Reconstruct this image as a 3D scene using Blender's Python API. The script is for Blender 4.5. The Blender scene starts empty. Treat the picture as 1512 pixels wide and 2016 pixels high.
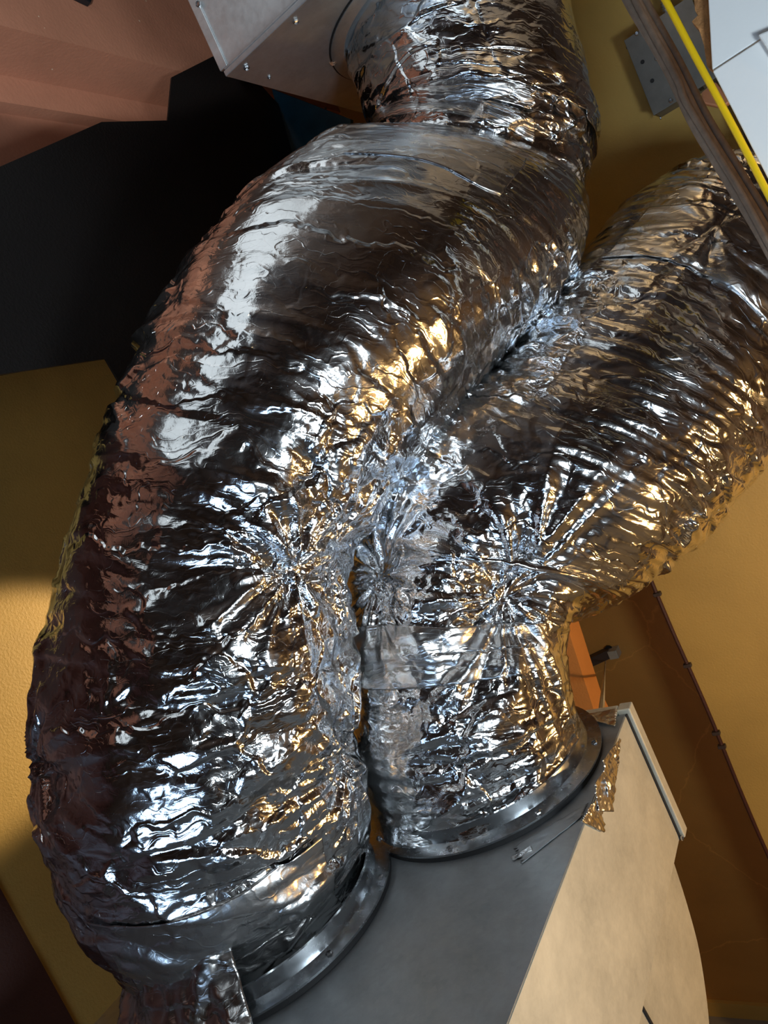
import bpy, bmesh, math, random
import numpy as np
from mathutils import Vector, Matrix

# ------------------------------------------------------------------ camera, world, lamps, exposure
F = 1456.0                                   # focal length in pixels of the 1512 x 2016 frame
CAM = np.array([0.0, 0.0, 3.55])
M = np.array([[0.7758, -0.2942, -0.5582], [0.4743, -0.3115, 0.8234], [-0.4161, -0.9036, -0.1021]])
U_, _, V_ = np.linalg.svd(M); M = U_ @ V_     # rows: world axes in (right, down, forward)
sc = bpy.context.scene
COL = sc.collection
cam_d = bpy.data.cameras.new('camera'); cam = bpy.data.objects.new('camera', cam_d); COL.objects.link(cam)
cam_d.sensor_fit = 'VERTICAL'; cam_d.sensor_height = 36.0; cam_d.lens = 36.0 * F / 2016.0
cam_d.clip_start = 0.05; cam_d.clip_end = 60
mw = Matrix.Identity(4)
for i in range(3):
    mw[i][0] = M[i][0]; mw[i][1] = -M[i][1]; mw[i][2] = -M[i][2]; mw[i][3] = CAM[i]
cam.matrix_world = mw
sc.camera = cam

world = bpy.data.worlds.new('world'); sc.world = world; world.use_nodes = True
world.node_tree.nodes['Background'].inputs[0].default_value = (0.06, 0.05, 0.045, 1)
world.node_tree.nodes['Background'].inputs[1].default_value = 0.15
sc.view_settings.view_transform = 'Standard'; sc.view_settings.look = 'None'
sc.view_settings.gamma = 1.0; sc.view_settings.exposure = 0.0; sc.view_settings.use_curve_mapping = False

def area(name, loc, target, sx, sy, power, col, spread=180):
    l = bpy.data.lights.new(name, 'AREA'); l.shape = 'RECTANGLE'; l.size = sx; l.size_y = sy
    l.energy = power; l.color = col; l.spread = math.radians(spread)
    o = bpy.data.objects.new(name, l); COL.objects.link(o)
    o.location = loc; d = Vector(target) - Vector(loc)
    o.rotation_euler = d.to_track_quat('-Z', 'Y').to_euler(); return o
def point(name, loc, power, col, r=0.05):
    l = bpy.data.lights.new(name, 'POINT'); l.energy = power; l.color = col; l.shadow_soft_size = r
    o = bpy.data.objects.new(name, l); COL.objects.link(o); o.location = loc; return o
COOL = (0.80, 0.92, 1.0); WARM = (1.0, 0.57, 0.20)
def rel(x, y, z): return (CAM[0]+x, CAM[1]+y, CAM[2]+z)
area('worklight_cool', rel(.66, .25, -.58), rel(-1.1, 1.4, .3), 0.42, 0.30, 21, COOL)
area('daylight_opening', rel(-.1, -2.6, -1.7), rel(-1.0, 1.4, 0), 2.0, 1.2, 32, (0.48, 0.70, 1.0))
_p = area('pale_ceiling_light', rel(-.78, .05, 1.70), rel(-.78, .05, 0), 0.55, 2.9, 3.9, (.85, .95, 1.0)); _p.rotation_euler = (0, 0, 0)
point('warm_bulb', rel(.95, 1.5, -1.4), 75, WARM, 0.06)
def spot(name, loc, target, power, col, ang, blend, r=.05):
    l = bpy.data.lights.new(name, 'SPOT'); l.energy = power; l.color = col; l.shadow_soft_size = r
    l.spot_size = math.radians(ang); l.spot_blend = blend
    o = bpy.data.objects.new(name, l); COL.objects.link(o); o.location = loc
    o.rotation_euler = (Vector(target) - Vector(loc)).to_track_quat('-Z', 'Y').to_euler(); return o
spot('added_warm_spot', rel(-1.25, 2.65, -.35), rel(-2.25, 1.08, -.26), 190, (1.0, .76, .48), 23, .45, .04)  # unseen lamp added for the lit patch on the left wall

# ------------------------------------------------------------------ geometry helpers
def ray(p): return M @ np.array([(p[0] - 756) / F, (p[1] - 1008) / F, 1.0])
def W(px, py, t): return CAM + ray((px, py)) * t
def on(px, py, axis, val):
    r = ray((px, py)); return CAM + r * ((val - CAM[axis]) / r[axis])

def tag(o, label=None, cat=None, group=None, kind=None):
    if label: o['label'] = label
    if cat: o['category'] = cat
    if group: o['group'] = group
    if kind: o['kind'] = kind
    return o
def link(name, me, mat, parent=None, smooth=False):
    o = bpy.data.objects.new(name, me); COL.objects.link(o)
    if mat: me.materials.append(mat)
    if parent is not None:
        o.parent = parent; o.matrix_parent_inverse = Matrix.Translation(-Vector(parent.location))
    if smooth:
        for p in me.polygons: p.use_smooth = True
    return o
def build(name, bm, mat, parent=None, smooth=False, bevel=0):
    bmesh.ops.recalc_face_normals(bm, faces=bm.faces)
    me = bpy.data.meshes.new(name); bm.to_mesh(me); bm.free()
    o = link(name, me, mat, parent, smooth)
    if bevel:
        b = o.modifiers.new('bevel', 'BEVEL'); b.width = bevel; b.segments = 2; b.limit_method = 'ANGLE'
    return o
def empty(name, loc):
    o = bpy.data.objects.new(name, None); COL.objects.link(o); o.location = loc; o.empty_display_size = 0.1; return o
def box(bm, lo, hi):
    x0, y0, z0 = lo; x1, y1, z1 = hi
    v = [bm.verts.new(c) for c in ((x0,y0,z0),(x1,y0,z0),(x1,y1,z0),(x0,y1,z0),(x0,y0,z1),(x1,y0,z1),(x1,y1,z1),(x0,y1,z1))]
    for f in ((0,3,2,1),(4,5,6,7),(0,1,5,4),(1,2,6,5),(2,3,7,6),(3,0,4,7)): bm.faces.new([v[i] for i in f])
def prism(bm, pts, off):
    """closed polygon (world points) extruded by the vector off"""
    a = [bm.verts.new(tuple(p)) for p in pts]; b = [bm.verts.new(tuple(np.array(p) + off)) for p in pts]
    n = len(a); bm.faces.new(a); bm.faces.new(b[::-1])
    for i in range(n): bm.faces.new((a[i], b[i], b[(i+1) % n], a[(i+1) % n]))
def spline(pts, n):
    P = np.array(pts, float); k = len(P); out = []
    for s in np.linspace(0, k - 1, n):
        i = min(int(s), k - 2); t = s - i
        p0, p1, p2, p3 = P[max(i-1, 0)], P[i], P[i+1], P[min(i+2, k-1)]
        out.append(0.5 * ((2*p1) + (-p0+p2)*t + (2*p0-5*p1+4*p2-p3)*t*t + (-p0+3*p1-3*p2+p3)*t**3))
    return np.array(out)
def tube(bm, path, rad, seg=12, flat=1.0, up=(0, 0, 1), cap=True):
    P = np.array(path, float); n = len(P); T = np.gradient(P, axis=0)
    T /= np.linalg.norm(T, axis=1)[:, None]
    A = np.array(up, float); rings = []
    for i in range(n):
        A = A - T[i] * (A @ T[i])
        if np.linalg.norm(A) < 1e-4: A = np.cross(T[i], [1, 0, 0])
        A /= np.linalg.norm(A); B = np.cross(T[i], A)
        r = rad[i] if hasattr(rad, '__len__') else rad
        rings.append([bm.verts.new(tuple(P[i] + r*(math.cos(a)*A*flat + math.sin(a)*B))) for a in np.linspace(0, 2*math.pi, seg, endpoint=False)])
    for i in range(n - 1):
        for j in range(seg):
            bm.faces.new((rings[i][j], rings[i][(j+1) % seg], rings[i+1][(j+1) % seg], rings[i+1][j]))
    if cap: bm.faces.new(rings[0][::-1]); bm.faces.new(rings[-1])
def ring(bm, c, prof, seg=96, n=None, a0=0, a1=2*math.pi):
    """lathe a closed profile (r, h) round the axis n through c"""
    n = np.array(n if n is not None else (0, 0, 1), float); n /= np.linalg.norm(n)
    a = np.cross(n, [0, 1, 0] if abs(n[1]) < .9 else [1, 0, 0]); a /= np.linalg.norm(a); b = np.cross(n, a)
    R = [[bm.verts.new(tuple(np.array(c) + r*(math.cos(t)*a + math.sin(t)*b) + h*n)) for r, h in prof] for t in np.linspace(a0, a1, seg, endpoint=False)]
    k = len(prof)
    for i in range(seg):
        for j in range(k):
            q = (R[i][j], R[(i+1) % seg][j], R[(i+1) % seg][(j+1) % k], R[i][(j+1) % k])
            bm.faces.new(q)
def screw(parent, p, n, r, mat, name='screw'):
    bm = bmesh.new(); n = np.array(n, float); n /= np.linalg.norm(n)
    a = np.cross(n, [0.3, 1, 0.2]); a /= np.linalg.norm(a); b = np.cross(n, a); rings = []
    for rr, h in ((1, -0.15), (1, 0.35), (0.72, 0.62), (0.70, 0.30)):
        rings.append([bm.verts.new(tuple(np.array(p) + n*h*r + rr*r*(math.cos(t)*a + math.sin(t)*b))) for t in np.linspace(0, 2*math.pi, 6, endpoint=False)])
    for i in range(3):
        for j in range(6): bm.faces.new((rings[i][j], rings[i][(j+1) % 6], rings[i+1][(j+1) % 6], rings[i+1][j]))
    bm.faces.new(rings[0]); bm.faces.new(rings[-1])
    return build(name, bm, mat, parent)

# ------------------------------------------------------------------ numpy noise
def _h(i, j, k, s):
    x = (i * 374761393 + j * 668265263 + k * 2147483647 + s * 974711) & 0xffffffff
    x = ((x ^ (x >> 13)) * 1274126177) & 0xffffffff
    x = ((x ^ (x >> 16)) * 2246822519) & 0xffffffff
    return ((x ^ (x >> 15)) & 0xffffff) / float(0xffffff)
def noise(P, s=0):
    P = np.asarray(P, float); I = np.floor(P).astype(np.int64); Fr = P - I; Fr = Fr*Fr*(3 - 2*Fr); r = 0
    for a in (0, 1):
        for b in (0, 1):
            for c in (0, 1):
                w = (Fr[..., 0] if a else 1-Fr[..., 0]) * (Fr[..., 1] if b else 1-Fr[..., 1]) * (Fr[..., 2] if c else 1-Fr[..., 2])
                r = r + w * _h(I[..., 0]+a, I[..., 1]+b, I[..., 2]+c, s)
    return r * 2 - 1
def ridge(P, s=0): return 1 - np.abs(noise(P, s)) * 2
def facet(P, s=0, k=9.0):
    """height of randomly tilted flat facets meeting in soft creases"""
    I = np.floor(P).astype(np.int64); ws = np.zeros(P.shape[:-1]); h = np.zeros(P.shape[:-1])
    for a in (-1, 0, 1):
        for b in (-1, 0, 1):
            for c in (-1, 0, 1):
                i, j, l = I[..., 0]+a, I[..., 1]+b, I[..., 2]+c
                q = np.stack([i + _h(i, j, l, s+1), j + _h(i, j, l, s+2), l + _h(i, j, l, s+3)], -1)
                d = P - q; D = (d*d).sum(-1)
                t = np.stack([_h(i, j, l, s+4), _h(i, j, l, s+5), _h(i, j, l, s+6)], -1) - 0.5
                w = np.exp(-k*D); ws += w; h += w*(d*t).sum(-1)
    return h/(ws + 1e-12)

# ------------------------------------------------------------------ materials
class N:
    def __init__(s, name):
        s.m = bpy.data.materials.new(name); s.m.use_nodes = True; s.t = s.m.node_tree; s.t.nodes.clear()
        s.out = s.t.nodes.new('ShaderNodeOutputMaterial'); s.b = s.t.nodes.new('ShaderNodeBsdfPrincipled')
        s.l(s.b.outputs[0], s.out.inputs[0]); s.tc = s.t.nodes.new('ShaderNodeTexCoord')
    def l(s, a, b): s.t.links.new(a, b)
    def n(s, ty, **k):
        x = s.t.nodes.new('ShaderNode' + ty)
        for q, v in k.items(): setattr(x, q, v)
        return x
    def val(s, x, i, v):
        if hasattr(v, 'is_linked') or hasattr(v, 'links'): s.l(v, x.inputs[i])
        else: x.inputs[i].default_value = v
    def math(s, op, a, b=0.0, c=None):
        x = s.n('Math', operation=op); s.val(x, 0, a); s.val(x, 1, b)
        if c is not None: s.val(x, 2, c)
        return x.outputs[0]
    def vm(s, op, a, b=(0, 0, 0)):
        x = s.n('VectorMath', operation=op); s.val(x, 0, a); s.val(x, 1, b)
        return x.outputs['Value'] if op == 'DOT_PRODUCT' else x.outputs[0]
    def noise(s, co, scale, detail=3, rough=.5, dist=0, color=False):
        x = s.n('TexNoise'); s.l(co, x.inputs['Vector']); x.inputs['Scale'].default_value = scale
        x.inputs['Detail'].default_value = detail; x.inputs['Roughness'].default_value = rough; x.inputs['Distortion'].default_value = dist
        return x.outputs['Color' if color else 'Fac']
    def ramp(s, f, stops):
        x = s.n('ValToRGB'); s.l(f, x.inputs[0]); e = x.color_ramp.elements
        while len(e) < len(stops): e.new(0.5)
        for k, (p, c) in enumerate(stops):
            e[k].position = p; e[k].color = (c, c, c, 1) if not hasattr(c, '__len__') else (*c, 1)
        return x.outputs[0]
    def mix(s, f, a, b):
        x = s.n('Mix', data_type='RGBA'); s.val(x, 0, f)
        for i, v in ((6, a), (7, b)):
            if hasattr(v, '__len__'): x.inputs[i].default_value = (*v, 1)
            else: s.l(v, x.inputs[i])
        return x.outputs[2]
    def bump(s, h, strength=1.0, dist=1.0, prev=None):
        x = s.n('Bump'); x.inputs['Strength'].default_value = strength; x.inputs['Distance'].default_value = dist
        s.l(h, x.inputs['Height'])
        if prev: s.l(prev, x.inputs['Normal'])
        return x.outputs[0]
    def p(s, **k):
        for q, v in k.items():
            q = q.replace('_', ' ')
            if hasattr(v, 'links'): s.l(v, s.b.inputs[q])
            elif hasattr(v, '__len__'): s.b.inputs[q].default_value = (*v, 1)
            else: s.b.inputs[q].default_value = v

def simple(name, col, rough=.5, metal=0., var=.15, scale=20, bump=0.0):
    k = N(name); n = k.noise(k.tc.outputs['Object'], scale, 5, .6)
    c2 = tuple(max(0, c*(1-var)) for c in col); c1 = tuple(min(1, c*(1+var)) for c in col)
    k.p(Base_Color=k.ramp(n, [(.3, c2), (.7, c1)]), Roughness=rough, Metallic=metal)
    if bump: k.p(Normal=k.bump(n, 1, bump))
    return k.m

def foil(name, crump=1.0, tint=(0.86, 0.87, 0.88), rough=.13, seed=0.0):
    k = N(name)
    at = k.n('Attribute', attribute_name='crumple'); cr = at.outputs['Fac']
    ob = k.tc.outputs['Object']; uv = k.tc.outputs['UV']
    warp = k.noise(ob, 7, 3, .6, color=True); warp2 = k.noise(ob, 30, 2, .5, color=True)
    w1 = k.vm('MULTIPLY', k.vm('SUBTRACT', warp, (.5,)*3), (.10,)*3)
    w2 = k.vm('MULTIPLY', k.vm('SUBTRACT', warp2, (.5,)*3), (.018,)*3)
    co = k.vm('ADD', k.vm('ADD', ob, w1), w2)
    def tilt(vec, scale, amt, sm=.12, dim='3D'):
        v = k.n('TexVoronoi', feature='SMOOTH_F1' if sm > .2 else 'F1'); k.l(vec, v.inputs['Vector']); v.inputs['Scale'].default_value = scale
        v.voronoi_dimensions = dim
        if sm > .2: v.inputs['Smoothness'].default_value = sm
        d = k.vm('SUBTRACT', vec, v.outputs['Position'])
        h = k.vm('DOT_PRODUCT', d, k.vm('SUBTRACT', v.outputs['Color'], (.5,)*3))
        return k.math('MULTIPLY', h, amt)
    def crease(vec, scale, amt, w=.03):
        n_ = k.noise(vec, scale, 1.0, .5); a_ = k.math('ABSOLUTE', k.math('SUBTRACT', n_, .5))
        return k.math('MULTIPLY', k.math('SMOOTH_MIN', a_, w, .02), amt)
    def lines(rot, sx, sy, wamp):
        mp = k.n('Mapping'); k.l(uv, mp.inputs['Vector']); mp.inputs['Rotation'].default_value = (0, 0, rot); mp.inputs['Scale'].default_value = (sx, sy, 1)
        return k.vm('ADD', mp.outputs[0], k.vm('MULTIPLY', k.vm('SUBTRACT', warp, (.5,)*3), (wamp*sx*.25, .3, 0)))
    L1 = lines(.32, 7, 1.0, .6); L2 = lines(-.25, 9, 1.2, .5); L3 = lines(.9, 8, 1.5, .5)
    wr_r = k.math('ADD', crease(L1, 3.2, -.014), k.math('ADD', crease(L2, 5, -.006, .02), crease(L3, 4, -.005, .02)))
    sh = tilt(L1, 1.6, .015, .3, '2D')
    h1 = tilt(co, 10, .17*crump, .3); h2 = tilt(co, 30, .14*crump, .14)
    h3 = k.math('ADD', crease(co, 22, -.0035*crump, .018), crease(co, 52, -.0045*crump, .03))
    cr1 = k.math('ADD', k.math('MULTIPLY', k.math('POWER', cr, 1.8), .95), .07)
    crum = k.math('MULTIPLY', k.math('ADD', k.math('ADD', h1, h2), h3), cr1)
    fine = k.math('MULTIPLY', k.noise(ob, 160, 2, .6), .0002)
    med = k.math('MULTIPLY', k.noise(ob, 14, 2, .5, .6), .0010)
    H = k.math('ADD', k.math('ADD', crum, fine), k.math('ADD', wr_r, k.math('ADD', sh, med)))
    bn = k.bump(H, 1.0, 1.0)
    # dust, faint thread lines of the scrim
    dust = k.ramp(k.noise(ob, 9, 4, .6), [(.45, 0.0), (.75, 1.0)])
    r = k.math('ADD', k.math('MULTIPLY', dust, .10), rough)
    k.p(Base_Color=k.mix(dust, tint, tuple(c*.86 for c in tint)), Metallic=1.0, Roughness=r, Normal=bn)
    return k.m

FOIL = foil('silver foil jacket')
FOIL_T = foil('silver foil tape', .55, (.80, .80, .80), .24)
def galv(name, col=(.62, .66, .68), rough=.38, spang=35, metal=.85):
    k = N(name); ob = k.tc.outputs['Object']
    v = k.n('TexVoronoi', feature='F1'); k.l(ob, v.inputs['Vector']); v.inputs['Scale'].default_value = spang*3
    n = k.noise(ob, 5.5, 8, .72, .15); n2 = k.noise(ob, 60, 4, .6)
    c = k.ramp(n, [(.25, tuple(x*.66 for x in col)), (.5, tuple(x*.9 for x in col)), (.75, tuple(min(1, x*1.15) for x in col))])
    c = k.mix(k.math('MULTIPLY', v.outputs['Color'], .18), c, tuple(min(1, x*1.3) for x in col))
    r = k.math('ADD', k.math('MULTIPLY', n2, .22), rough - .08)
    k.p(Base_Color=c, Metallic=metal, Roughness=r, Normal=k.bump(k.noise(ob, 3, 3, .5), 1, .006))
    return k.m
GALV = galv('galvanised sheet')
GALV_D = galv('dusty grey sheet metal', (.30, .32, .335), .48, 30, .7)
GALV_T = galv('spangled zinc sheet', (.56, .54, .44), .50, 55, .35)
RING = galv('bright collar steel', (.50, .53, .56), .22, 20, 1.0)
BLK = simple('black rubber gasket', (.008, .008, .009), .6)
STEEL = simple('screw steel', (.55, .56, .58), .25, 1.0)
DARKMET = simple('dark screw', (.03, .03, .035), .4, .6)
def paint(name, col, rough=.55, var=.12, crack=False, bump=.0015):
    k = N(name); ob = k.tc.outputs['Object']
    n = k.noise(ob, 2.2, 6, .6, .6); n2 = k.noise(ob, 120, 3, .6)
    c = k.ramp(n, [(.3, tuple(x*(1-var) for x in col)), (.7, tuple(min(1, x*(1+var)) for x in col))])
    if crack:
        v = k.n('TexVoronoi', feature='DISTANCE_TO_EDGE'); v.inputs['Scale'].default_value = 1.3
        w = k.vm('ADD', ob, k.vm('MULTIPLY', k.noise(ob, 6, 4, .6, color=True), (.12,)*3)); k.l(w, v.inputs['Vector'])
        c = k.mix(k.ramp(v.outputs['Distance'], [(0, .45), (.006, 0)]), c, tuple(min(1, x*1.7) for x in col))
    k.p(Base_Color=c, Roughness=rough, Normal=k.bump(n2, 1, bump)); return k.m
MUST = paint('mustard wall paint', (.56, .36, .09))
ORNG = paint('ochre wall paint', (.50, .24, .05), crack=True)
ORNG_BR = paint('plain orange', (.66, .27, .07))
def terra():
    k = N('terracotta primer'); ob = k.tc.outputs['Object']; col = (.46, .205, .125)
    n = k.noise(ob, 3, 6, .6, .5)
    c = k.ramp(n, [(.3, tuple(x*.85 for x in col)), (.7, tuple(x*1.12 for x in col))])
    d = k.n('TexVoronoi', feature='F1'); k.l(ob, d.inputs['Vector']); d.inputs['Scale'].default_value = 60
    pick = k.math('GREATER_THAN', d.outputs['Color'], .86)
    zone = k.math('GREATER_THAN', k.noise(ob, 2.5, 2), .56)
    dot = k.math('MULTIPLY', k.math('MULTIPLY', k.math('LESS_THAN', d.outputs['Distance'], .16), pick), zone)
    sm = k.ramp(k.noise(ob, 7, 5, .7, 1.2), [(.66, 0), (.74, .35)])
    c = k.mix(sm, c, (.42, .30, .22)); c = k.mix(k.math('MULTIPLY', dot, .8), c, (.75, .62, .45))
    k.p(Base_Color=c, Roughness=.5, Normal=k.bump(k.noise(ob, 90, 3), 1, .001)); return k.m
TERRA = terra()
MAROON = paint('dark maroon paint', (.06, .018, .012))
DARKBR = paint('void filler brown', (.055, .038, .030))
WHITE = paint('white painted board', (.90, .92, .91), .5, .03, False, .0004)
CONC = paint('grey concrete', (.25, .24, .22), .8)
YEL = simple('yellow cable sheath', (.95, .62, .01), .35, 0, .03)
BRN = simple('brown cable sheath', (.20, .145, .105), .55, 0, .2, 60)
GREYBOX = simple('grey junction box steel', (.18, .175, .16), .45, .4)
def wood():
    k = N('pale pine'); w = k.n('TexWave', wave_type='BANDS', bands_direction='X'); k.l(k.tc.outputs['Object'], w.inputs['Vector'])
    w.inputs['Scale'].default_value = 9; w.inputs['Distortion'].default_value = 5; w.inputs['Detail'].default_value = 3
    k.p(Base_Color=k.ramp(w.outputs['Fac'], [(.1, (.50, .30, .12)), (.8, (.66, .45, .20))]), Roughness=.6); return k.m
WOOD = wood()
FOAM = simple('orange brown foam edge', (.42, .20, .07), .9, 0, .4, 40, .01)
COPPER = simple('copper brown clip', (.55, .28, .16), .4, .4)
BLUEF = simple('blue film on sheet metal', (.012, .07, .11), .35, .2, .4, 8)

# ------------------------------------------------------------------ the setting
Z0 = CAM[2]
ZB = Z0 - 0.844                                # top of the plenum box
def sbox(name, lo, hi, mat, label=None):
    bm = bmesh.new(); box(bm, lo, hi); return tag(build(name, bm, mat), kind='structure', label=label)
def sboxp(name, lo, hi, mat):
    bm = bmesh.new(); box(bm, lo, hi); return build(name, bm, mat)
YW, YC, XC, XL = 3.25, 2.75, -0.86, -2.25
CEIL = Z0 + 1.75
sbox('floor', (-4, -3.2, -.1), (2.8, YW + .2, 0), CONC)
sbox('wall_back', (XL - .2, YW, 0), (2.8, YW + .15, CEIL), ORNG)
xc = on(1285, 1140, 1, YC)[0]
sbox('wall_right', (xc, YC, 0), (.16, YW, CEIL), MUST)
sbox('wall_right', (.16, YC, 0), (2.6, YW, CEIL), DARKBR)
sbox('wall_side', (2.6, -3.2, 0), (2.8, YW, CEIL), DARKBR)
sbox('wall_front', (-4, -3.2, 0), (2.8, -3.0, CEIL), DARKBR)
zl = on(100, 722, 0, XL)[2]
yr = on(75, 1890, 0, XL)[1]
sbox('wall_left', (XL - .15, yr, 0), (XL, YW, zl), MUST)
SHADE_BLK = paint('black brown shade', (.006, .004, .0035))  # near-black colour that stands in for shade
sbox('wall_left', (XL - .15, yr, zl), (XL + .001, YW, CEIL), SHADE_BLK)  # upper wall coloured near black in place of the shade there
sbox('wall_corner', (XL - .15, -3.0, 0), (XL + .01, yr, CEIL), MAROON)
sbox('ceiling', (-4, -3.2, CEIL), (2.8, YW + .15, CEIL + .12), DARKBR)
sbox('trim_baseboard', (XL, YW - .02, 0), (xc, YW, .09), MUST)
# stepped terracotta steel over the left wall, running away along Y
def at_x(px, py, x): return on(px, py, 0, x)
x1 = -1.50
p1 = at_x(150, 88, x1)                         # lower edge of the upper face
z1 = p1[2]
p2 = on(150, 176, 2, z1); x2 = p2[0]           # the underside runs back to here
z2 = at_x(150, 224, x2)[2]
x3 = x2 - .05; z4 = at_x(100, 420, x3)[2]; z5 = at_x(100, 722, x3)[2]
bm = bmesh.new()
prof = [(x1, CEIL), (x1, z1), (x2, z1), (x2, z2), (x3, z2), (x3, z4), (x3 - .1, z4), (x3 - .1, CEIL)]
prism(bm, [(x, -3.0, z) for x, z in prof], np.array([0, YW + 3.0, 0]))
tag(build('ceiling_beam', bm, TERRA), 'terracotta primed stepped steel beam along the ceiling at upper left', 'beam')
bm = bmesh.new(); prism(bm, [at_x(*p, -1.46) for p in ((-300,465),(0,328),(200,240),(330,237),(338,152),(425,108),(480,130),(548,205),(578,310),(520,460),(340,770),(252,782),(208,706),(0,737),(-300,780))], np.array([-.006, 0, 0]))  # dark sheet cut along the cast shadow's edge, in place of the shadow
tag(build('shadow_sheet', bm, SHADE_BLK), 'almost black sheet shaped as the shadow under the terracotta beam at left', 'shade sheet')
_s = rel(.2, -.6, .0); _t = at_x(100, -520, x1); _e = at_x(295, 262, x2)
_a = Vector(_t) - Vector(_s); _b = Vector(_e) - Vector(_s)
spot('added_cool_spot', _s, _t, 225, (.93, .97, 1.0), 2*math.degrees(_a.angle(_b)), .10, .03)  # added unseen spot; its cone edge draws the shade line on the beam
print('steps', x1, z1-Z0, x2, z2-Z0, 'wall top', zl-Z0, 'xc', xc)

# ------------------------------------------------------------------ wrapped ducts
def station_curve(st, nu):
    """st rows: Lx,Ly,Rx,Ry,depth,thickness -> smooth centre, half-width vector, thickness"""
    C = []; 
    for lx, ly, rx, ry, d, k in st:
        L = W(lx, ly, d); R = W(rx, ry, d); C.append([*((L+R)/2), *((R-L)/2), k])
    Q = spline(C, nu); return Q[:, :3], Q[:, 3:6], Q[:, 6]
def duct(name, st, nu, nv, mat, pinches=(), seed=0, parent=None, amp=1.0, rings=0.0, crumple_base=.35, cap_end=False, straight=0.0, calm=None):
    C, A, K = station_curve(st, nu)
    T = np.gradient(C, axis=0); seg = np.linalg.norm(T, axis=1); T /= seg[:, None]
    B = np.cross(T, A); B /= np.linalg.norm(B, axis=1)[:, None]; B *= (np.linalg.norm(A, axis=1) * K)[:, None]
    v = np.linspace(0, 2*np.pi, nv, endpoint=False)
    P = C[:, None] + A[:, None]*np.cos(v)[None, :, None] + B[:, None]*np.sin(v)[None, :, None]
    def normals(P):
        du = np.gradient(P, axis=0); dv = (np.roll(P, -1, 1) - np.roll(P, 1, 1))
        n = np.cross(du, dv); n /= np.linalg.norm(n, axis=2)[..., None] + 1e-12
        s = np.sign(((P - C[:, None]) * n).sum(-1).mean()); return n * s
    n = normals(P)
    u = np.cumsum(seg) ; rad = np.linalg.norm(A, axis=1).mean()
    UV = np.stack([np.repeat(u[:, None], nv, 1), np.repeat(v[None] * rad, nu, 0)], -1)
    s = seed * 31
    wq = np.stack([noise(P*5, s+1), noise(P*5, s+2), noise(P*5, s+3)], -1)
    Pw = P + wq * .035
    big = noise(P*3.2, s+4)*.014 + noise(P*7.5, s+5)*.005
    # seam-free wrinkles running round the sleeve: scaled along the tangent
    along = (Pw * T[:, None]).sum(-1); t3 = np.stack([u[:, None]*0 + Pw[..., 0]*2.2, Pw[..., 1]*2.2, Pw[..., 2]*2.2], -1)
    aniso = t3 + T[:, None] * (UV[..., 0] + noise(P*4, s+6)*.05)[..., None] * 11
    wr = np.maximum(0, ridge(aniso, s+7) - .3)**1.5 * .008 + np.maximum(0, ridge(aniso*1.9, s+8) - .2)**1.5 * .0035
    cm = noise(P*3.5, s+9)*.5 + .5
    Pa = Pw*5.5 + T[:, None]*(UV[..., 0]*11)[..., None]
    Pb = Pw*9 + T[:, None]*(UV[..., 0]*16 + UV[..., 1]*0)[..., None]
    fac = facet(Pa, s+10, 28)*.038 + facet(Pb, s+20, 24)*.012
    D = big + wr*(.35 + .65*cm) + fac*(.05 + 1.0*np.clip(cm*1.8-.5,0,1))
    crump = crumple_base - .05 + (cm - .5) * 1.3
    env = np.ones_like(D)
    for (pc, pr, depth, nf) in pinches:
        d = P - np.array(pc)[None, None]; r = np.linalg.norm(d, axis=2)
        i0 = np.unravel_index(np.argmin(r), r.shape); n0 = n[i0]; t0 = T[i0[0]]; b0 = np.cross(n0, t0)
        th = np.arctan2((d*b0).sum(-1), (d*t0).sum(-1)); facing = np.clip((n*n0).sum(-1), 0, 1)
        q = np.stack([np.cos(th)*nf/3.2, np.sin(th)*nf/3.2, r*3.0 + 7*seed], -1) + wq*.25
        fold = ridge(q, s+30)*.6 + ridge(q*2.1, s+31)*.28 + noise(q*.55, s+32)*.5
        w = np.exp(-(r/pr)**2) * np.minimum(1, r/(pr*.22)) * facing
        D = D*(1 - .45*np.exp(-(r/pr)**2)*facing) + fold*w*.030 - depth*np.exp(-(r/(pr*.42))**2)*facing
        crump = crump + .55*np.exp(-(r/(pr*1.1))**2)*facing
    if rings:                                  # spiral wire showing through
        ph = UV[..., 0]/.032*2*np.pi + noise(P*6, s+40)*2.5
        m = np.clip(noise(P*2.6, s+41)*2 + .3, 0, 1); D = D + np.cos(ph)*rings*m
    if calm is not None:
        D = D * calm(UV[..., 0]/u[-1])
    P2 = P + n * (D*amp)[..., None]
    n2 = normals(P2)
    verts = P2.reshape(-1, 3).tolist(); f = []
    idx = np.arange(nu*nv).reshape(nu, nv)
    a = idx[:-1]; b = idx[1:]
    f = np.stack([a, np.roll(a, -1, 1), np.roll(b, -1, 1), b], -1).reshape(-1, 4).tolist()
    if cap_end: f.append(idx[-1].tolist()); f.append(idx[0][::-1].tolist())
    me = bpy.data.meshes.new(name); me.from_pydata(verts, [], f); me.update()
    o = link(name, me, mat, parent, True)
    uvl = me.uv_layers.new(name='UVMap'); lv = np.empty(len(me.loops), dtype=np.int32); me.loops.foreach_get('vertex_index', lv)
    uvd = UV.reshape(-1, 2)[lv].copy()
    ncirc = 2*np.pi*rad; j = lv % nv
    nq = (nu-1)*nv*4; k = np.arange(len(lv)); wrapface = (k < nq) & (((k//4) % nv) == nv-1) & (j == 0)
    uvd[wrapface, 1] += ncirc
    uvl.data.foreach_set('uv', uvd.ravel())
    ca = me.attributes.new('crumple', 'FLOAT', 'POINT'); ca.data.foreach_set('value', np.clip(crump, 0.0, 1.25).ravel())
    return o, dict(P=P2, n=n2, UV=UV, cr=crump, mat=mat)
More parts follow.
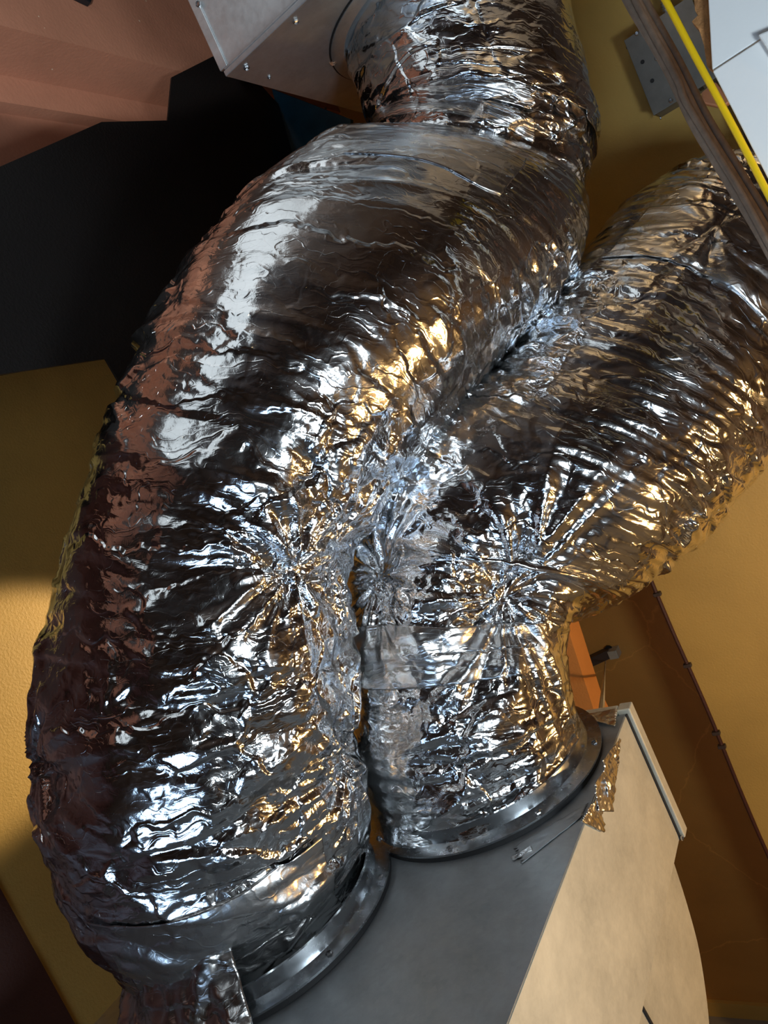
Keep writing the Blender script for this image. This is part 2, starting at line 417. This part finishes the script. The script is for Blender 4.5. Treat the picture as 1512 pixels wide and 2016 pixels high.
def wobble(k, s): return noise(np.stack([k*.11, k*0 + s*3.3, k*0], -1), 77)
def tape(parent, g, i0, i1, j0, j1, name='tape', off=.004, mat=None, seed=1, ragged=3, slant=0):
    """a strip of foil tape following the duct surface between grid rows/columns"""
    P, n = g['P'], g['n']; nu, nv = P.shape[:2]
    rows = np.arange(i0, i1 + 1); m = j1 - j0 + 1; V = []; UVs = []
    for a in np.linspace(0, 1, len(rows)):
        js = j0 + (j1 - j0) * np.linspace(0, 1, m) + wobble(np.array([a*40]), seed)*ragged
        wi = np.linspace(0, 1, m)
        ii = i0 + (i1 - i0)*a + slant*(wi - .5) + wobble(np.linspace(0, 30, m), seed + 5 + (a > .5))*ragged
        ii = np.clip(ii, 0, nu-1.001); fi = np.floor(ii).astype(int); ff = ii - fi
        fj = np.floor(js).astype(int); gj = js - fj
        def S(X): 
            q = lambda i_, j_: X[np.clip(i_, 0, nu-1), j_ % nv]
            w0 = q(fi, fj)*(1-gj)[:, None] + q(fi, fj+1)*gj[:, None]; w1_ = q(fi+1, fj)*(1-gj)[:, None] + q(fi+1, fj+1)*gj[:, None]
            return w0*(1-ff)[:, None] + w1_*ff[:, None]
        V.append(S(P) + S(n)*off); UVs.append(np.stack([ii*0 + a*.2, js*.003], -1))
    V = np.array(V); 
    V = (V + np.roll(V, 1, 0) + np.roll(V, -1, 0))/3 if False else V
    nr = len(rows); idx = np.arange(nr*m).reshape(nr, m)
    a = idx[:-1, :-1]; f = np.stack([a, idx[:-1, 1:], idx[1:, 1:], idx[1:, :-1]], -1).reshape(-1, 4).tolist()
    me = bpy.data.meshes.new(name); me.from_pydata(V.reshape(-1, 3).tolist(), [], f); me.update()
    uvl = me.uv_layers.new(name='UVMap'); lv = np.empty(len(me.loops), dtype=np.int32); me.loops.foreach_get('vertex_index', lv)
    uvl.data.foreach_set('uv', np.array(UVs).reshape(-1, 2)[lv].ravel())
    ca = me.attributes.new('crumple', 'FLOAT', 'POINT'); ca.data.foreach_set('value', np.full(nr*m, .7))
    o = link(name, me, mat or FOIL_T, parent, True)
    sl = o.modifiers.new('solid', 'SOLIDIFY'); sl.thickness = .001; sl.offset = 1
    return o

# big sleeve on the left, from the plenum up to the cuff
A_st = [(322,1985,722,1755,1.66,.92),(318,1915,728,1705,1.65,.90),(240,1835,724,1640,1.63,.90),(140,1715,716,1550,1.60,.90),(92,1560,700,1420,1.57,.92),
        (98,1370,690,1270,1.56,.92),(138,1130,703,1130,1.56,.90),(200,905,768,975,1.58,.90),(275,730,875,835,1.62,.90),
        (370,578,990,700,1.68,.90),(468,462,1090,575,1.75,.78),(555,375,1148,465,1.83,.62),(645,318,1146,388,1.89,.46),
        (735,292,1115,345,1.93,.32),(810,285,1040,320,1.95,.2)]
rootA = empty('insulated_duct', (-1.35, .95, ZB))
tag(rootA, 'largest crumpled silver foil duct sleeve, bulging at the left of the metal box', 'duct', 'foil wrapped ducts')
pA = [(W(690,1085,1.45), .42, .05, 7), (W(600,1130,1.33), .20, .02, 8), (W(690,1480,1.5), .22, .03, 8), (W(170,1480,1.45), .26, .03, 7)]
oA, gA = duct('foil_jacket', A_st, 520, 560, FOIL, pA, 1, rootA, crumple_base=.38, calm=lambda q: np.where(q < .03, .5, 1.0))
# sleeve on the right
B_st = [(742,1668,1168,1508,1.76,.98),(728,1600,1152,1450,1.76,.98),(700,1480,1128,1370,1.76,.97),(688,1330,1118,1285,1.77,.95),
        (676,1215,1132,1218,1.79,.92),(672,1090,1215,1192,1.82,.86),(712,960,1290,1130,1.84,.86),(800,835,1375,1050,1.86,.88),
        (960,720,1455,955,1.88,.9),(1060,590,1520,880,1.90,.9),(1150,490,1590,800,1.93,.88),(1225,410,1670,725,1.97,.85),
        (1330,345,1730,640,1.98,.78),(1430,318,1790,560,1.98,.7),(1560,300,1850,470,1.97,.65),(1760,280,1930,400,1.95,.6)]
rootB = empty('insulated_duct', tuple(on(955, 1560, 2, ZB)))
tag(rootB, 'foil duct sleeve standing on the dark metal top and bending right beside the yellow wall', 'duct', 'foil wrapped ducts')
pB = [(W(1010,1175,1.55), .30, .055, 10), (W(720,1120,1.62), .24, .04, 8), (W(1385,520,1.75), .18, .02, 7)]
oB, gB = duct('foil_jacket', B_st, 520, 480, FOIL, pB, 2, rootB, rings=.0012, crumple_base=.40)
# upper sleeve under the rectangular duct
C_st = [(770,330,1140,420,2.02,.85),(745,262,1160,330,2.02,.9),(722,215,1158,262,2.02,.93),(700,150,1150,190,2.02,.95),(675,70,1135,110,2.02,.96),
        (655,0,1118,40,2.02,.97),(630,-90,1100,-50,2.02,.98),(600,-190,1075,-140,2.03,.98)]
rootC = empty('insulated_duct', tuple(W(960, 330, 2.02)))
tag(rootC, 'short foil duct sleeve at top centre, hanging from the rectangular metal duct', 'duct', 'foil wrapped ducts')
oC, gC = duct('foil_jacket', C_st, 320, 440, FOIL, [], 3, rootC, crumple_base=.8, amp=1.15)

def uvat(g, px, py):
    """grid row and column of the surface point seen at that place, nearest side"""
    P = g['P']; d = (P - CAM) @ M; z = d[..., 2]; x = 756 + F*d[..., 0]/z; y = 1008 + F*d[..., 1]/z
    e = (x-px)**2 + (y-py)**2 + (z*60)**2 ; i = np.unravel_index(np.argmin(e), e.shape); return int(i[0]), int(i[1])
def tape_at(parent, g, px, py, hi, hj, **k):
    i, j = uvat(g, px, py); return tape(parent, g, max(1, i-hi), min(g['P'].shape[0]-2, i+hi), j-hj, j+hj, **k)
tape_at(rootA, gA, 470, 1890, 34, 62, seed=2)

tape_at(rootC, gC, 930, 165, 16, 34, seed=5, off=.006)
tape_at(rootB, gB, 1420, 480, 16, 50, seed=6, off=.003)
tape_at(rootB, gB, 830, 1290, 14, 80, seed=7, off=.004)
tape_at(rootA, gA, 800, 262, 16, 60, seed=12, off=.0015)
tape_at(rootC, gC, 850, 205, 7, 60, seed=14, slant=-26, off=.003)
# cuff round the top of the big sleeve
i, j = uvat(gC, 1060, 250)
tape(rootC, gC, 60, 100, j-60, j+110, name='cuff', off=.010, mat=FOIL, seed=9, ragged=4)

# ------------------------------------------------------------------ plenum box
AC_X = -1.335
Cn = on(1235, 1400, 2, ZB)                    # far right top corner
bx1 = Cn[0]; by1 = Cn[1]; zlo = on(1338, 1650, 0, bx1)[2]
bx0, by0 = AC_X - .26, 0.15
plen = empty('plenum_box', ((bx0+bx1)/2, (by0+by1)/2, zlo))
tag(plen, 'grey sheet metal plenum box carrying the two lower foil ducts', 'duct box')
bm = bmesh.new(); box(bm, (bx0, by0, ZB-.006), (bx1-.002, by1, ZB)); build('top_panel', bm, GALV_D, plen, bevel=.001)
bm = bmesh.new(); box(bm, (bx1-.004, by0, zlo), (bx1, by1-.02, ZB-.002)); build('side_panel', bm, GALV_T, plen, bevel=.001)
bm = bmesh.new(); box(bm, (bx0, by0, zlo), (bx1-.006, by1-.006, zlo+.006)); build('bottom_panel', bm, GALV_D, plen)
bm = bmesh.new(); box(bm, (bx0, by0, zlo), (bx0+.006, by1-.006, ZB-.007)); build('side_panel', bm, GALV_D, plen)
bm = bmesh.new(); box(bm, (bx0+.007, by0, zlo+.007), (bx1-.006, by0+.006, ZB-.007)); build('front_panel', bm, GALV_D, plen)
bm = bmesh.new(); box(bm, (bx0+.007, by1-.012, zlo+.007), (bx1-.006, by1-.006, ZB-.007)); build('back_panel', bm, GALV_D, plen)
# flange cleat at the far edge, with the dark joint line
bm = bmesh.new()
box(bm, (bx1-.001, by1-.020, zlo-.004), (bx1+.003, by1-.012, ZB)); build('gasket', bm, BLK, plen)
bm = bmesh.new()
box(bm, (bx1-.02, by1-.012, zlo-.004), (bx1+.012, by1+.022, ZB+.012)); build('flange', bm, GALV_T, plen, bevel=.003)
bm = bmesh.new()
box(bm, (bx0, by1-.004, ZB-.02), (bx1-.02, by1+.004, ZB+.012)); box(bm, (bx1-.13, by1-.02, ZB+.001), (bx1-.02, by1+.010, ZB+.014)); build('flange', bm, GALV_T, plen, bevel=.002)
screw(plen, on(1342, 1650, 0, bx1+.006), (1, 0, 0), .006, STEEL)
# small dents on the top
# collars
def collar(cx, cy, R, r, h, screws, z=ZB):
    bm = bmesh.new(); ring(bm, (cx, cy, z), [(R, .012), (R, .016), (r+.006, .022), (r+.003, h), (r-.003, h), (r-.003, .012)], 128)
    o = build('collar', bm, RING, plen, smooth=True)
    e = o.modifiers.new('edge', 'EDGE_SPLIT'); e.split_angle = math.radians(35)
    bm = bmesh.new(); ring(bm, (cx, cy, z), [(R-.002, 0.0005), (R-.002, .0115), (r, .0115), (r, .0005)], 128)
    build('gasket', bm, BLK, o, smooth=False)
    for a in screws:
        screw(o, (cx + (R-.014)*math.cos(a), cy + (R-.014)*math.sin(a), z+.018), (0, 0, 1), .0075, STEEL)
    return o
BC = (-0.985, 1.365); AC = (-1.335, 0.910)
collar(*BC, .298, .262, .05, [math.radians(a) for a in (10, -40, -80, -125, 80)])
collar(AC[0], AC[1], .298, .262, .05, [math.radians(a) for a in (20, -20, -62, -100)], z=ZB+.0005)
na, nh = 170, 26; aa = np.radians(np.linspace(-52, -215, na)); V = []; HH = np.linspace(0, 1, nh)
for q, a_ in enumerate(aa):
    top = .12 + .03*math.sin(q*.06); r_ = .245 + (.318 - .245)*HH**1.6; z_ = ZB + top*(1-HH) + .003
    V.append(np.stack([AC[0] + r_*math.cos(a_), AC[1] + r_*math.sin(a_), z_], -1))
V = np.array(V); rn = V - np.array([AC[0], AC[1], ZB]); rn[..., 2] = .1; rn /= np.linalg.norm(rn, axis=2)[..., None]
V = V + rn*(facet(V*16, 91)*.03 + facet(V*38, 92)*.012 + .004)[..., None]
ix = np.arange(na*nh).reshape(na, nh); q = ix[:-1, :-1]
me = bpy.data.meshes.new('skirt'); me.from_pydata(V.reshape(-1, 3).tolist(), [], np.stack([q, ix[1:, :-1], ix[1:, 1:], ix[:-1, 1:]], -1).reshape(-1, 4).tolist()); me.update()
ca = me.attributes.new('crumple', 'FLOAT', 'POINT'); ca.data.foreach_set('value', np.full(na*nh, .8))
uvl = me.uv_layers.new(name='UVMap'); lv = np.empty(len(me.loops), dtype=np.int32); me.loops.foreach_get('vertex_index', lv)
uvl.data.foreach_set('uv', np.stack([(lv % nh)*.005, (lv//nh)*.005], -1).astype(float).ravel())
so = link('tape', me, FOIL_T, rootA, True); sm_ = so.modifiers.new('solid', 'SOLIDIFY'); sm_.thickness = .002; sm_.offset = 0
# crumpled tape stuck on the top and side
def crumpled(name, parent, pts, n_, mat, seed, amp=.006, res=26):
    """four corner points, crumpled patch standing off along n_"""
    a, b, c, d = [np.array(p) for p in pts]; V = []
    for i in range(res):
        for j in range(res):
            s, t = i/(res-1), j/(res-1); s2 = s + .03*math.sin(j*1.7+seed)*(i in (0, res-1)); V.append((a*(1-s2)+b*s2)*(1-t) + (d*(1-s2)+c*s2)*t)
    V = np.array(V); h = (facet(V*60, seed)*.7 + noise(V*130, seed)*.25) * amp + amp*.75
    V = V + np.array(n_)[None]*h[:, None]
    idx = np.arange(res*res).reshape(res, res); q = idx[:-1, :-1]
    f = np.stack([q, idx[1:, :-1], idx[1:, 1:], idx[:-1, 1:]], -1).reshape(-1, 4).tolist()
    me = bpy.data.meshes.new(name); me.from_pydata(V.tolist(), [], f); me.update()
    ca = me.attributes.new('crumple', 'FLOAT', 'POINT'); ca.data.foreach_set('value', np.full(res*res, .6))
    o = link(name, me, mat, parent, True); sl = o.modifiers.new('solid', 'SOLIDIFY'); sl.thickness = .0015; sl.offset = 0
    return o
X1 = bx1 + .001
crumpled('tape', plen, [on(1180,1500,0,X1), on(1215,1455,0,X1), on(1208,1530,0,X1), on(1188,1572,0,X1)], (1, 0, .3), FOIL_T, 11, .012)
crumpled('tape', plen, [on(1165,1545,0,X1), on(1215,1470,0,X1), on(1200,1600,0,X1), on(1172,1600,0,X1)], (1, 0, .2), FOIL_T, 16, .010)
crumpled('tape', plen, [on(1155,1590,0,X1), on(1178,1560,0,X1), on(1185,1640,0,X1), on(1140,1618,0,X1)], (1, 0, 0), FOIL_T, 12, .008)
crumpled('tape', plen, [on(1135,1412,2,ZB+.013), on(1215,1398,2,ZB+.013), on(1212,1432,2,ZB+.004), on(1185,1425,2,ZB+.004)], (0, 0, 1), FOIL_T, 13, .004)
crumpled('tape', plen, [on(1015,1668,2,ZB), on(1155,1585,2,ZB), on(1145,1610,2,ZB), on(1030,1700,2,ZB)], (0, 0, 1), GALV_D, 14, .0025)
crumpled('tape', plen, [on(1008,1690,2,ZB), on(1045,1668,2,ZB), on(1050,1676,2,ZB), on(1012,1696,2,ZB)], (0, 0, 1), FOIL_T, 15, .004)

# fan housing with the rounded edge, under the box
hx = bx1 - .03
arc = spline([on(*p, 0, hx) for p in ((1325,1690),(1352,1775),(1375,1860),(1390,1950),(1398,2030),(1400,2120))], 40)
bm = bmesh.new()
prism(bm, [tuple(p) for p in arc] + [(hx, arc[-1][1]-.8, arc[-1][2]), (hx, arc[0][1]-.75, zlo-.01), (hx, arc[0][1], zlo-.01)], np.array([-.62, 0, 0]))
fan = empty('fan_housing', (hx-.3, arc[-1][1]-.4, 0))
tag(fan, 'curved zinc coated fan housing below the plenum box at lower right', 'fan housing')
build('casing', bm, GALV_T, fan, bevel=.003)
bm = bmesh.new(); q = [on(*p, 0, hx+.0015) for p in ((1258,1972),(1290,2030))]; tube(bm, [q[0], q[1]], .004, 8); build('seam', bm, BLK, fan)
bm = bmesh.new(); box(bm, (hx-.6, arc[-1][1]-.78, 0), (hx-.02, arc[-1][1]-.05, arc[-1][2]-.001)); build('stand', bm, GALV_D, fan)

# ------------------------------------------------------------------ rectangular galvanised duct, top
K = W(450, 150, 1.86); zK, xK, yK = K[2], K[0], K[1]
rd = empty('rectangular_duct', (xK+.6, yK+.45, zK))
tag(rd, 'bright galvanised rectangular duct with seams and screws at top, above the foil sleeves', 'duct')
GX = xK + 1.25; GY = yK + .86; GZ = min(CEIL-.02, zK + .62)
top_l = on(368, 15, 1, yK)
bm = bmesh.new(); box(bm, (xK, yK, zK+.002), (GX, yK+.002, GZ)); build('front_panel', bm, GALV, rd)
bm = bmesh.new(); box(bm, (xK, yK+.002, zK), (xK+.002, GY, GZ)); build('end_panel', bm, GALV, rd)
bm = bmesh.new(); box(bm, (xK, GY, zK), (GX, GY+.002, GZ)); build('back_panel', bm, GALV, rd)
bm = bmesh.new(); box(bm, (xK, yK-.012, zK-.002), (GX, GY+.004, zK)); build('bottom_panel', bm, GALV, rd)
bm = bmesh.new()
box(bm, (xK, yK-.014, zK-.004), (GX, yK, zK+.010)); box(bm, (xK, yK-.006, zK+.014), (GX, yK-.001, zK+.020)); build('seam', bm, GALV, rd, bevel=.002)
bm = bmesh.new(); box(bm, (xK-.014, yK-.005, zK+.02), (xK+.012, yK+.004, GZ)); build('corner_flange', bm, GALV, rd, bevel=.002)
for px, py in ((485,133),(582,42)):
    screw(rd, on(px, py, 2, zK-.004), (0, 0, -1), .008, STEEL)
screw(rd, on(391, 8, 1, yK-.006), (0, -1, 0), .008, STEEL)
screw(rd, on(655, 122, 2, zK-.003), (0, 0, -1), .010, COPPER)
screw(rd, on(640, 213, 2, zK-.003), (0, 0, -1), .005, DARKMET)
screw(rd, on(530, 152, 2, zK-.003), (0, 0, -1), .005, STEEL)
cc = on(872, 0, 2, zK)
bm = bmesh.new(); ring(bm, (cc[0], cc[1], zK), [(.330, -.002), (.330, -.008), (.300, -.008), (.298, -.014), (.292, -.014), (.292, -.002)], 96); build('collar', bm, GALV, rd, smooth=True)
bm = bmesh.new(); ring(bm, (cc[0], cc[1], zK), [(.334, -.002), (.334, -.005), (.328, -.005), (.328, -.002)], 96); build('gasket', bm, BLK, rd)

# blue filmed duct and orange board behind it
bm = bmesh.new(); a = [on(*p, 1, 2.68) for p in ((535,175),(690,235),(700,420),(575,330))]
prism(bm, a, np.array([0, .02, 0])); tag(build('sheet_metal_offcut', bm, BLUEF), 'dark sheet with blue protective film behind the rectangular duct', 'metal sheet')

# ------------------------------------------------------------------ wall corner wire with clips
crn = empty('wall_wire', (xc, YC-.01, .05)); tag(crn, 'thin dark wire clipped down the corner between the yellow and the ochre wall', 'wire')
zt, zb_ = CEIL - .1, .05
bm = bmesh.new(); pts = [(xc - .004 + .003*math.sin(z*7), YC-.006, z) for z in np.linspace(zb_, zt, 60)]
tube(bm, pts, .008, 8); build('strand', bm, MAROON, crn)
for px, py in ((1302,1166),(1378,1303),(1450,1435),(1462,1462)):
    z = on(px, py, 1, YC)[2]; bm = bmesh.new(); box(bm, (xc-.018, YC-.02, z-.007), (xc+.012, YC, z+.007)); build('clip', bm, DARKBR, crn, bevel=.002)

# orange slab, bracket and hanger
bm = bmesh.new(); a = [on(*p, 1, 2.35) for p in ((1060,1100),(1080,1120),(1168,1395),(1190,1440),(1090,1440))]  # plain shape, brighter orange than the ochre wall
prism(bm, a, np.array([0, .12, 0])); tag(build('orange_slab', bm, ORNG_BR), 'bright orange slab behind the right foil duct', 'slab')
br = empty('wall_bracket', tuple(on(1200, 1290, 1, YW))); tag(br, 'small dark metal bracket bar on the ochre wall', 'bracket')
p, q = on(1148,1312,1,YW-.05), on(1200,1288,1,YW-.05)
bm = bmesh.new(); prism(bm, [p+[0,0,.022], q+[0,0,.022], q-[0,0,.022], p-[0,0,.022]], np.array([0,.05,0])); build('bar', bm, DARKBR, br, bevel=.002)
q = on(1206,1291,1,YW-.06); bm = bmesh.new(); box(bm, (q[0]-.02, q[1], q[2]-.02), (q[0]+.025, YW-.001, q[2]+.022)); build('plate', bm, GALV_T, br, bevel=.003)
q = on(1199,1277,1,YW-.012); bm = bmesh.new(); ring(bm, q, [(.018,0),(.018,.01),(.008,.01),(.008,0)], 24, n=(0,-1,0)); build('grommet', bm, BLK, br)
a0, a1 = on(1192,1302,1,YW-.055), on(1184,1400,1,by1+.03)
bm = bmesh.new(); tube(bm, [a0, a0*.6+a1*.4, a1], [.003, .004, .008], 8); tag(build('hanger_strap', bm, GALV_T), 'thin metal hanger strap from the wall bracket down to the plenum box', 'strap')

# ------------------------------------------------------------------ upper right: junction box, cables, boards
jy = YC - .10
jb = empty('junction_box', tuple(on(1290, 160, 1, jy)))
tag(jb, 'grey steel electrical junction box on the yellow wall at upper right', 'electrical box')
J = [on(*p, 1, jy) for p in ((1233,80),(1300,218),(1368,196),(1300,44))]
x0 = J[0][0]; x1j = J[0][0] + .19; zt_ = J[0][2]; zb2 = J[1][2]
bm = bmesh.new(); box(bm, (x0, jy+.004, zb2), (x1j, YC, zt_)); build('housing', bm, GREYBOX, jb, bevel=.002)
bm = bmesh.new(); box(bm, (x0-.006, jy, zb2-.002), (x1j+.006, jy+.004, zt_+.004)); build('cover', bm, GREYBOX, jb, bevel=.001)
for px, py in ((1265,122),(1284,159)):
    c = on(px, py, 1, jy-.0005); bm = bmesh.new(); ring(bm, c, [(.006, 0), (.006, .001), (.0005, .001), (.0005, 0)], 16, n=(0,-1,0)); build('knockout', bm, BLK, jb)
for px, py in ((1254,66),(1321,198),(1293,115)): screw(jb, on(px, py, 1, jy), (0, -1, 0), .007, STEEL)
for px, py in ((1235,94),(1301,232)): screw(jb, on(px, py, 1, jy+.02), (-1, 0, 0), .005, STEEL)
for dx in (.10, .13):
    bm = bmesh.new(); box(bm, (x0+dx, jy+.02, zb2-.001), (x0+dx+.012, jy+.06, zb2+.001)); build('slot', bm, BLK, jb)
# flexible conduit
cp = spline([W(1300,-60,2.2), W(1308,0,2.2), W(1316,40,2.22), W(1318,90,2.3), W(1322,130,2.42)], 110)
bm = bmesh.new(); tube(bm, cp, [.011 + .0025*math.cos(k*1.9) for k in range(110)], 14)
tag(build('flexible_conduit', bm, GALV, smooth=True), 'ribbed metal flexible conduit running up from the junction box', 'conduit')
# brown cables
def cable(name, pts, r, mat, label, cat, group=None, depth=1.9, flat=1.0, seg=12):
    bm = bmesh.new(); tube(bm, spline([W(x, y, d) for x, y, d in pts], 60), r, seg, flat)
    return tag(build(name, bm, mat, smooth=True), label, cat, group)
cl = ['leftmost of the brown cables hanging diagonally past the junction box', 'middle brown cable between its two neighbours past the junction box',
      'brown cable nearest the yellow cable in the diagonal bundle', 'frayed thin brown cable in front of the diagonal bundle']
offs = [[(1205,-60),(1240,10),(1310,130),(1365,245),(1425,345),(1500,470),(1560,590)],
        [(1225,-60),(1258,10),(1322,125),(1378,238),(1440,340),(1515,465),(1570,580)],
        [(1240,-60),(1274,10),(1334,118),(1390,228),(1455,335),(1530,460),(1585,570)],
        [(1230,-60),(1250,0),(1330,150),(1350,200),(1410,300),(1470,400),(1545,540)]]
for k, o_ in enumerate(offs):
    cable('brown_cable', [(x, y, 1.45 - .03*(k == 3) + .006*k) for x, y in o_], .0085 if k < 3 else .0065, BRN, cl[k], 'cable', 'brown cables at upper right')
cable('yellow_cable', [(1275,-60,1.32),(1310,0,1.32),(1368,110,1.32),(1425,215,1.32),(1470,300,1.32),(1512,382,1.32),(1570,490,1.32)], .0062, YEL,
      'taut bright yellow cable along the edge of the white boards', 'cable')
# threaded rod
rp = [W(1440,335,1.50), W(1470,400,1.50), W(1500,462,1.50), W(1535,530,1.50)]; rp = spline(rp, 200)
bm = bmesh.new(); tube(bm, rp, [.0038 + .0014*math.cos(k*1.25) for k in range(200)], 10)
tag(build('threaded_rod', bm, STEEL, smooth=True), 'thin ribbed metal rod at the far end of the right foil duct', 'rod')
# white boards
def board(name, pts, y, th, mat, label):
    bm = bmesh.new(); prism(bm, [on(*p, 1, y) for p in pts], np.array([0, th, 0])); return tag(build(name, bm, mat, bevel=.002), label, 'board', 'white wall boards')
wy = 1.60
board('white_board', [(1390,-80),(1402,138),(1640,-18),(1640,-260)], wy, .014, WHITE, 'upper white board with a pointed lower corner at top right')
board('white_board', [(1403,140),(1640,-14),(1700,700),(1512,352)], wy-.006, .014, WHITE, 'lower white board below the slanted joint at right edge')
bm = bmesh.new(); prism(bm, [on(*p, 1, wy-.02) for p in ((1492,68),(1530,52),(1600,170),(1570,190))], np.array([0, .014, 0])); tag(build('white_batten', bm, WHITE, bevel=.003), 'narrow raised white batten at the right edge', 'batten')
bm = bmesh.new(); prism(bm, [on(*p, 1, wy+.02) for p in ((1362,-80),(1368,20),(1374,30),(1362,42),(1376,58),(1386,90),(1392,130),(1402,138),(1402,-80))], np.array([0, .04, 0]))
tag(build('foam_strip', bm, FOAM), 'ragged orange brown foam edge beside the upper white board', 'foam')
bm = bmesh.new()
a = [on(*p, 1, 2.0) for p in ((1380,182),(1408,160),(1440,200),(1420,212),(1384,204))]; prism(bm, a, np.array([0, .03, 0]))
tag(build('copper_clip', bm, COPPER, bevel=.004), 'small copper coloured clip between the brown and yellow cables', 'clip')
# dark block added where only a dark void lies behind the cables
bm = bmesh.new(); a = [on(*p, 1, 2.64) for p in ((1352,-80),(1385,20),(1440,200),(1512,400),(1600,560),(1600,-80))]; prism(bm, a, np.array([0, .1, 0]))
tag(build('dark_void', bm, DARKBR), 'dark brown block added for the dark void behind the yellow cable', 'void filler')

# board end, bottom left
bl = empty('wood_block', tuple(W(285, 2010, 1.9))); tag(bl, 'pale wooden board end at the foot of the biggest foil duct', 'wood block')
bm = bmesh.new(); prism(bm, [W(*p, 1.85) for p in ((292,1968),(225,2045),(300,2090),(345,2040),(318,1985))], M @ np.array([.02, .03, .08])); build('block', bm, WOOD, bl, bevel=.003)
for k, (a, b) in enumerate((((292,1970),(285,2045)), ((312,1985),(305,2050)))):
    bm = bmesh.new(); tube(bm, [W(*a, 1.848), W((a[0]+b[0])/2-4, (a[1]+b[1])/2, 1.847), W(*b, 1.848)], .0035, 8); build('dark_edge', bm, MAROON, bl)
# camera-side ceiling clip seen at the very top left
bm = bmesh.new(); q = at_x(150, 2, x1)
prism(bm, [at_x(*p, x1+.001) for p in ((118,-12),(172,14),(176,2),(168,-20))], np.array([.02, 0, 0])); tag(build('beam_clamp', bm, DARKMET, bevel=.002), 'small black clamp on the terracotta beam at top left', 'clamp')
